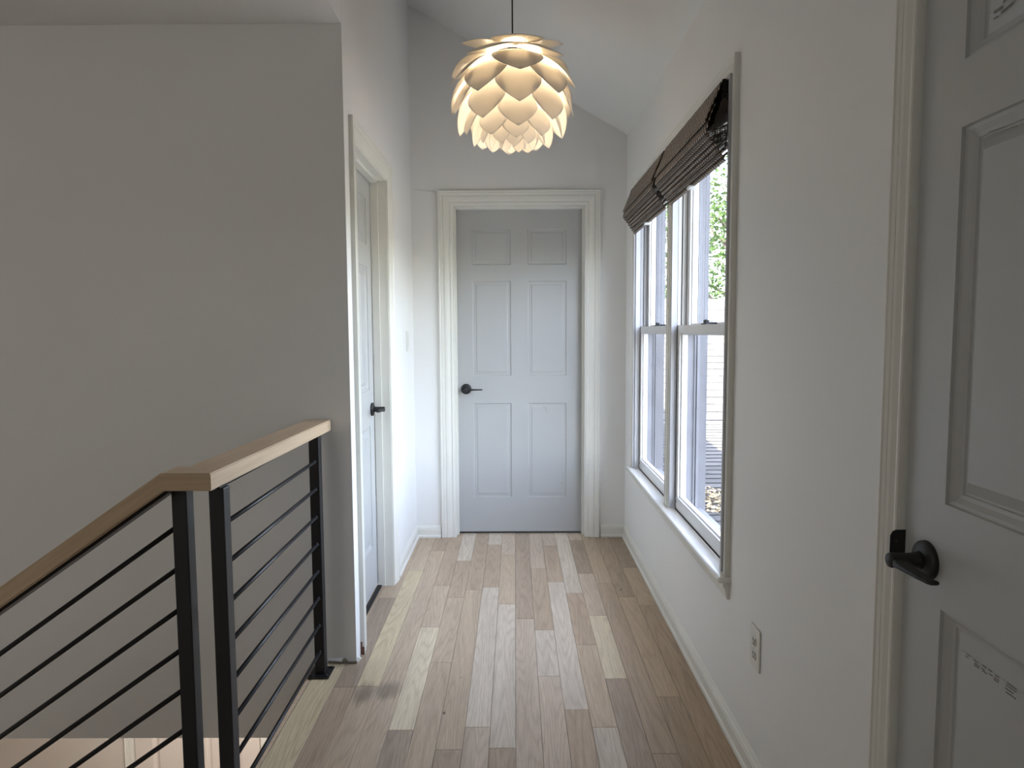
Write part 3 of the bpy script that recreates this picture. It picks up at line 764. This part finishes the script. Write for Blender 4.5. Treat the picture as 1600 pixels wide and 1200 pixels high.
SLP = .705
for k in range(9):
    z = .808 - .1038*k
    L = 1.75
    rod((-.8355, 1.6385, z), (-.8355-L, 1.6385, z - SLP*L))
# lower post of the sloping flight
xe = -.836-1.62; post(xe, 1.620, -1.95, ZR - (SLP-.01)*1.62 - .055)
# handrail: oak, in three mitred pieces
def rail_piece(name, A, B, ca, cb, mat=M['rail'], parent=rail):
    """A, B end sections of 4 world points each; local X runs along the piece so the grain follows it"""
    c0 = sum((Vector(p) for p in A), Vector())/4; c1 = sum((Vector(p) for p in B), Vector())/4
    q = (c1-c0).to_track_quat('X', 'Z'); mw = Matrix.Translation(c0) @ q.to_matrix().to_4x4(); inv = mw.inverted()
    bm = bmesh.new(); vs = [bm.verts.new(inv @ Vector(p)) for p in list(A)+list(B)]
    for f in ((0,1,2,3),(4,5,6,7),(0,1,5,4),(1,2,6,5),(2,3,7,6),(3,0,4,7)): bm.faces.new([vs[i] for i in f])
    bmesh.ops.recalc_face_normals(bm, faces=bm.faces)
    es = [e for e in bm.edges if (e.verts[0] in vs[:4]) != (e.verts[1] in vs[:4])]
    bmesh.ops.bevel(bm, geom=es, offset=.003, segments=3, affect='EDGES')
    me = bpy.data.meshes.new(name); bm.to_mesh(me); bm.free()
    o = link(name, me, mat); o.matrix_world = mw; o.location = mw.translation; o.rotation_euler = mw.to_euler()
    return par(o, parent)
RW = .092; TH = .042
def sec(pL, pR, zt, th=TH): return [(*pL, zt), (*pR, zt), (*pR, zt-th), (*pL, zt-th)]
farR, farL = (-.696, 2.540), (-.696-RW, 2.545)
nrR, nrL = (-.714, 1.568), (-.714-RW-.002, 1.568+RW)   # outer and inner mitre corners
rail_piece('handrail', sec(nrL, nrR, ZR), sec(farL, farR, ZR), 0, 0)
cF, cB = (-.834, 1.568), (-.834, 1.568+RW)
rail_piece('handrail', sec(nrL, nrR, ZR), [(-.834, 1.568+RW, ZR), (-.834, 1.568, ZR), (-.826, 1.568, ZR-TH), (-.826, 1.568+RW, ZR-TH)], 0, 0)
LX = 1.75; sl = .690
rail_piece('handrail', [(-.8342, 1.568+RW, ZR), (-.8342, 1.568, ZR), (-.8262, 1.568, ZR-TH), (-.8262, 1.568+RW, ZR-TH)],
           [(-.834-LX, 1.568+RW, ZR-sl*LX), (-.834-LX, 1.568, ZR-sl*LX), (-.826-LX, 1.568, ZR-TH-sl*LX-.006), (-.826-LX, 1.568+RW, ZR-TH-sl*LX-.006)], 0, 0)
# flat steel bar under the handrail
def bar(A, B): rail_piece('flat_bar', A, B, 0, 0, M['black'])
zb = ZR-TH-.0003
bar(sec((-.755, 1.615), (-.712, 1.615), zb, .005), sec((-.757, 2.53), (-.715, 2.53), zb, .005))
bar([(-.824, 1.66, zb), (-.824, 1.59, zb), (-.824, 1.59, zb-.005), (-.824, 1.66, zb-.005)], [(-.722, 1.66, zb), (-.722, 1.59, zb), (-.722, 1.59, zb-.005), (-.722, 1.66, zb-.005)])
bar([(-.826, 1.66, zb), (-.826, 1.585, zb), (-.824, 1.585, zb-.007), (-.824, 1.66, zb-.007)], [(-.826-LX, 1.66, zb-sl*LX-.006), (-.826-LX, 1.585, zb-sl*LX-.006), (-.824-LX, 1.585, zb-.007-sl*LX-.006), (-.824-LX, 1.66, zb-.007-sl*LX-.006)])

# staircase going down to the left
st = tag(empty('staircase', (-2.6, 1.05, -2.7)), 'wooden staircase going down to the left below the sloping rail', 'staircase')
N = 14; rise = 2.7/N; run = rise/SLP
for k in range(1, N-2):
    x1 = -.79 - run*(k-1); z = -rise*k
    bm = bmesh.new(); bx(bm, (x1-run-.02, .47, z-.028), (x1, 1.60, z), .006); bm_obj('tread', bm, M['rail'], st)
    bm = bmesh.new(); bx(bm, (x1-run, .48, z-rise), (x1-run+.014, 1.59, z-.0285)); bm_obj('riser', bm, M['trim'], st)

# ------------------------------------------------------------------ pendant lamp
LX0, LY0 = -.004, 2.9
lamp = tag(empty('pendant_lamp', (LX0, LY0, 2.04)), 'white artichoke-style pendant lamp with overlapping petals hanging from black cord', 'pendant lamp')
def petal_mesh(s0, s1, bulge, w, curl):
    """petal from (r,z) s0 to tip s1, bulging outward, curved across by curl"""
    V, F = [], []; NS, NT = 14, 10
    r0, z0 = s0; r1, z1 = s1; dx, dz = r1-r0, z1-z0; L = math.hypot(dx, dz); nx, nz = -dz/L, dx/L
    if nx < 0 or (abs(dz) < abs(dx)*.5 and nz < 0): nx, nz = (-nx, -nz)
    for i in range(NS+1):
        s = i/NS; bb = bulge*math.sin(math.pi*min(1, s*.95))
        cr, cz = r0+dx*s+nx*bb, z0+dz*s+nz*bb
        if s < .5: ww = .62 + .38*math.sin(math.pi*s)
        else: q = (s-.5)/.5; ww = max(0.0, 1-q**1.75)**.93
        if i == NS: ww = .012
        for j in range(NT+1):
            t = -1+2*j/NT; lat = t*w*.5*ww
            rad = max(.09, abs(cr)); a = lat/rad*curl
            R_ = cr - (1-math.cos(a))*rad
            V.append((lat if curl == 0 else math.sin(a)*rad/curl*1.0, -R_, cz + .012*(abs(t)**2)*ww*(-1 if abs(dz) < abs(dx) else 0)))
    for i in range(NS):
        for j in range(NT):
            a = i*(NT+1)+j; F.append([a, a+1, a+NT+2, a+NT+1])
    return V, F
rows = [  # start(r,z), tip(r,z), bulge, width, azimuth offset(deg), curl
    ((.050, 2.462), (.212, 2.462), .012, .215, 8, .3),
    ((.075, 2.420), (.262, 2.345), .020, .210, 42, .45),
    ((.110, 2.400), (.262, 2.262), .024, .205, 6, .6),
    ((.140, 2.360), (.262, 2.196), .022, .195, 42, .7),
    ((.160, 2.320), (.248, 2.150), .022, .185, 6, .8),
    ((.165, 2.270), (.228, 2.105), .020, .178, 42, .85),
    ((.150, 2.220), (.200, 2.075), .018, .160, 6, .9),
    ((.130, 2.182), (.166, 2.058), .014, .140, 42, .9),
    ((.105, 2.155), (.130, 2.050), .012, .115, 6, .9),
    ((.080, 2.135), (.092, 2.042), .010, .090, 42, .9),
    ((.045, 2.120), (.050, 2.036), .006, .070, 6, .9)]
for s0, s1, bg_, w, az, curl in rows:
    V, F = petal_mesh(s0, s1, bg_, w, curl)
    base = bpy.data.meshes.new('petal'); base.from_pydata(V, [], F); base.materials.append(M['petal'])
    for p in base.polygons: p.use_smooth = True
    first = None; top = s0[1] > 2.45; cnt = 4 if top else 5
    for k in range(cnt):
        if first is None:
            o = bpy.data.objects.new('petal', base); md = o.modifiers.new('thickness', 'SOLIDIFY'); md.thickness = .0012; md.offset = 0; first = o
        else: o = first.copy()
        COL.objects.link(o); o.location = (0, 0, -2.04); o.rotation_euler = (0, 0, math.radians(az + 360/cnt*k))
        if top:
            m_ = Matrix.Translation((0, 0, 2.462)) @ Matrix.Rotation(math.radians(13), 4, 'X') @ Matrix.Translation((0, 0, -2.462)) @ Matrix.Rotation(math.radians(az + 90*k), 4, 'Z')
            o.rotation_euler = m_.to_euler(); o.location = m_.translation + Vector((0, 0, -2.04))
        o.parent = lamp
# inner rings carrying the petals
bm = bmesh.new()
for r, z in ((.085, 2.455), (.12, 2.36), (.13, 2.25), (.095, 2.14)):
    tube(bm, [(LX0+r*math.cos(2*math.pi*k/36), LY0+r*math.sin(2*math.pi*k/36), z) for k in range(37)], .0016, 6, False)
for k in range(5):
    a = 2*math.pi*k/5+.3
    tube(bm, [(LX0+r*math.cos(a), LY0+r*math.sin(a), z) for r, z in ((.012, 2.462), (.085, 2.455), (.12, 2.36), (.13, 2.25), (.095, 2.14))], .0016, 6, False)
bm_obj('inner_frame', bm, M['clip'], lamp)
zc = ZT(LX0)
bm = bmesh.new(); tube(bm, [(LX0, LY0, 2.44), (LX0, LY0, zc-.01)], .0032, 10); bm_obj('cord', bm, M['black'], lamp)
bm = bmesh.new(); lathe(bm, [(0, 2.475), (.010, 2.470), (.018, 2.450), (.020, 2.41), (.020, 2.394), (0, 2.394)], (LX0, LY0, 0), 'z', 24); bm_obj('socket', bm, M['black_soft'], lamp)
bm = bmesh.new(); lathe(bm, [(0, zc+.03), (.055, zc+.03), (.055, zc-.005), (.05, zc-.015), (0, zc-.016)], (LX0, LY0, 0), 'z', 32); bm_obj('ceiling_canopy', bm, M['black_soft'], lamp)
bm = bmesh.new(); lathe(bm, [(.012, 2.394), (.016, 2.385), (.027, 2.372), (.029, 2.362), (.023, 2.352), (.010, 2.346), (0, 2.345)], (LX0, LY0, 0), 'z', 24); bulb = bm_obj('light_bulb', bm, M['bulb'], lamp)
pl_ = light('POINT', 'lamp_glow', (LX0, LY0, 2.275), 2.5, (1, .79, .53), shadow_soft_size=.03)
bulb.visible_shadow = True
pl_.location = (LX0, LY0, 2.325)

# ------------------------------------------------------------------ outlet and switch
def plate_part(root, y0, y1, z0, z1, x0, x1, nm, mat, bev=.001):
    return box(nm, (x0, y0, z0), (x1, y1, z1), mat, root, bev)
ot = tag(empty('wall_outlet', (XR, 1.862, .389)), 'white double power outlet low on the right wall, below the window end', 'power outlet')
op = plate_part(ot, 1.826, 1.898, .330, .449, XR-.006, XR-.0003, 'cover_plate', M['plate'], .0025)
for zc_ in (.4085, .3695):
    bm = bmesh.new(); lathe(bm, [(.0165, 0), (.0165, -.0012), (0, -.0012)], (XR-.0061, 1.862, zc_), 'x', 32)
    for v_ in bm.verts: v_.co.z = max(zc_-.013, min(zc_+.013, v_.co.z))
    so = bm_obj('socket', bm, M['plate'], ot)
    bm = bmesh.new()
    for dy in (-.0065, .0065): bx(bm, (XR-.0079, 1.862+dy-.0014, zc_-.001), (XR-.0073, 1.862+dy+.0014, zc_+.0075))
    bx(bm, (XR-.0079, 1.862-.0024, zc_-.0105), (XR-.0073, 1.862+.0024, zc_-.0058)); bm_obj('slot', bm, M['slot'], so)
bm = bmesh.new(); lathe(bm, [(0, 0), (.003, 0), (.0025, -.001), (0, -.0011)][::1], (XR-.0061, 1.862, .389), 'x', 12); bm_obj('screw', bm, M['plate'], ot)
sw = tag(empty('light_switch', (XL, 3.93, 1.228)), 'white rocker light switch on the left wall between the closet door and the corner', 'light switch')
plate_part(sw, 3.895, 3.965, 1.170, 1.286, XL+.0003, XL+.006, 'cover_plate', M['plate'], .0025)
plate_part(sw, 3.914, 3.946, 1.196, 1.262, XL+.0063, XL+.0095, 'rocker', M['plate'], .001)
# hairline crack in the back wall left of the door head
bm = bmesh.new(); tube(bm, [(XL+.02, YB-.0004, 2.136), (-.55, YB-.0004, 2.131), (-.52, YB-.0004, 2.127), (-.485, YB-.0004, 2.126), (-.466, YB-.0004, 2.122)], .0007, 5)
tag(bm_obj('trim_6', bm, M['stain']), kind='structure')

# ------------------------------------------------------------------ outdoors
def shingled(bm_data, origin, ux, us, width, length, expo, zoff=.012):
    """rows of overlapping tabs; us = up-slope unit vector, ux = along the row"""
    V, F, C = bm_data; n = ux.cross(us).normalized()
    if n.z < 0: n = -n
    rws = int(length/expo); rnd = random.Random(3)
    for r in range(rws):
        x = -rnd.uniform(0, .3)
        while x < width:
            w = rnd.uniform(.14, .33); a = max(0, x); b = min(width, x+w-.003); x += w
            if b <= a: continue
            dd = rnd.uniform(-.004, .004); p0 = origin + us*(r*expo+dd); p1 = origin + us*((r+1)*expo+.02)
            i = len(V)
            V.extend([p0+ux*a+n*zoff, p0+ux*b+n*zoff, p1+ux*b+n*.001, p1+ux*a+n*.001, p0+ux*a, p0+ux*b])
            F.extend([[i,i+1,i+2,i+3],[i,i+1,i+5,i+4]])
            g = rnd.uniform(.75, 1.2); c = (.055*g, .054*g, .055*g); C.extend([c, (.02,.02,.022)])  # dark butt faces put the row shadow into the colour
rf = tag(empty('shingle_roof', (2.5, 7, -1.0)), 'grey asphalt shingle roof outside the window, half in shade', 'roof')
def roof_part(name, specs):
    V, F, C = [], [], []
    for s in specs: shingled((V, F, C), *s)
    me = bpy.data.meshes.new(name); me.from_pydata([tuple(v) for v in V], [], F)
    a = me.attributes.new('tab', 'FLOAT_COLOR', 'FACE')
    for i, c in enumerate(C): a.data[i].color = (*c, 1)
    return link(name, me, M['shingle'], rf)
s2 = .66; up2 = Vector((0, 1, s2)).normalized(); s1 = .105; up1 = Vector((0, 1, s1)).normalized()
YJ, ZJ = 8.35, .17; YR0 = -3.0
roof_part('lower_slope', [(Vector((.83, YR0, ZJ-(YJ-YR0)*s1)), Vector((1,0,0)), up1, 8.2, (YJ-YR0)/up1.y, .127)])
roof_part('upper_slope', [(Vector((.83, YJ, ZJ)), Vector((1,0,0)), up2, 8.2, 2.35/up2.y, .150)])
zt2 = ZJ+2.3*s2
box('roof_deck', (.81, YR0, -2.6), (9.0, YJ, -1.3), M['ext_trim'], rf)
mesh('roof_deck', [(.83, YR0, ZJ-(YJ-YR0)*s1-.01), (9.03, YR0, ZJ-(YJ-YR0)*s1-.01), (9.03, YJ, ZJ-.01), (.83, YJ, ZJ-.01), (.83, YJ+2.35, ZJ+2.35*s2-.01), (9.03, YJ+2.35, ZJ+2.35*s2-.01),
                   (.83, YR0, -1.25), (9.03, YR0, -1.25), (.83, YJ+2.35, -1.25), (9.03, YJ+2.35, -1.25)],
     [(0,1,2,3),(3,2,5,4),(0,1,7,6),(4,5,9,8),(6,7,9,8),(0,3,4,8,6),(1,2,5,9,7)], M['ext_trim'], rf)
box('ridge_board', (.83, YJ+2.30, ZJ+2.30*s2-.02), (9.03, YJ+2.45, ZJ+2.35*s2+.035), M['ext_trim'], rf, .01)
tag(box('trim_7', (.80, YB+.2, -.6), (.82, 8.3, 2.42), M['ext_trim']), kind='structure')
# main roof over the hall: keeps the sun off the window side
V = [(.87, -2.2, ZT(.87)+.10), (-.85, -2.2, ZT(-.85)+.10), (.87, 7.4, ZT(.87)+.10), (-.85, 7.4, ZT(-.85)+.10)]; V += [(x, y, z+.12) for x, y, z in V]
tag(mesh('roof', V, [(0,1,3,2),(4,5,7,6),(0,1,5,4),(2,3,7,6),(0,2,6,4),(1,3,7,5)], M['ext_trim']), kind='structure')
# leaf pile on the lower roof
bm = bmesh.new(); rnd = random.Random(5)
cx, cy = 1.62, 5.55
for k in range(420):
    a = rnd.uniform(0, 6.283); q = rnd.random()**.6; px, py = cx+.20*q*math.cos(a), cy+.34*q*math.sin(a)
    pz = ZJ-(YJ-py)*s1+.008+.035*(1-q)*rnd.random(); L = rnd.uniform(.012, .03); th = rnd.uniform(0, 6.28); ti = rnd.uniform(-.01, .01)
    e1 = Vector((math.cos(th), math.sin(th), 0))*L; e2 = Vector((-math.sin(th), math.cos(th), 0))*L*.45
    c = Vector((px, py, pz)); vs = [bm.verts.new(c+v) for v in (-e1, -e2+Vector((0,0,ti)), e1, e2+Vector((0,0,-ti)))]; bm.faces.new(vs)
me = bpy.data.meshes.new('leaf_pile'); bm.to_mesh(me); bm.free()
tag(link('leaf_pile', me, M['leafpile']), 'small pile of dry tan leaves lying on the shaded roof shingles', 'leaves', kind='stuff')
tag(box('ground', (-12, -10, -3.2), (30, 45, -3.05), M['grass']), kind='structure')
def tree(label, x, y, h, r, nleaf, mat, seed, crown_lo=.30, leaf=.16):
    rnd = random.Random(seed); root = tag(empty('tree', (x, y, -3.05)), label, 'tree', 'trees behind the shingle roof')
    bm = bmesh.new(); base = Vector((x, y, -3.07)); tips = []
    tube(bm, [base, base+Vector((.1, 0, h*.4)), base+Vector((-.05, .1, h*.75)), base+Vector((.05, 0, h*.97))], .16, 8, True, .03)
    for k in range(26):
        f = crown_lo + (1-crown_lo)*rnd.random(); a = rnd.uniform(0, 6.283); s = base+Vector((0, 0, h*f*.92))
        rr = r*(1.05-abs(f-.55)*1.2)*rnd.uniform(.7, 1)
        e = s+Vector((math.cos(a)*rr, math.sin(a)*rr, h*.10*rnd.uniform(.3, 1.6))); m = (s+e)/2+Vector((rnd.uniform(-.2,.2), rnd.uniform(-.2,.2), .15))
        tube(bm, [s, m, e], .045, 5, False, .008); tips += [m, e, (m+e)/2, (s+m)/2]
        for _ in range(3):
            g = e + Vector((rnd.uniform(-.8,.8), rnd.uniform(-.8,.8), rnd.uniform(-.3,.9))); tube(bm, [m.lerp(e, rnd.uniform(.2, .9)), g], .012, 4, False, .004); tips.append(g)
    bm_obj('trunk', bm, M['bark'], root)
    V, F = [], []
    for k in range(nleaf):
        t = rnd.choice(tips); c = t+Vector((rnd.gauss(0, .42), rnd.gauss(0, .42), rnd.gauss(0, .34)))
        d1_ = Vector((rnd.gauss(0,1), rnd.gauss(0,1), rnd.gauss(0,.6))).normalized(); d2_ = d1_.cross(Vector((rnd.gauss(0,1), rnd.gauss(0,1), rnd.gauss(0,1)))).normalized()
        L = leaf*rnd.uniform(.5, 1); i = len(V); V.extend([c-d1_*L, c-d2_*L*.5, c+d1_*L, c+d2_*L*.5]); F.append([i, i+1, i+2, i+3])
    me = bpy.data.meshes.new('foliage'); me.from_pydata([tuple(v) for v in V], [], F); link('foliage', me, mat, root)
tree('tall light green spring tree behind the roof, seen through the near window', 4.9, 15.5, 9.6, 2.3, 9500, M['leaf_a'], 11, .22, .085)
tree('dense darker green tree behind the roof, seen through the far window', 4.3, 21.5, 9.6, 2.6, 9500, M['leaf_b'], 12, .18, .10)
tree('distant bushy tree filling the gap low above the roof ridge', 11.5, 29, 11, 3.2, 8000, M['leaf_a'], 13, .15, .13)
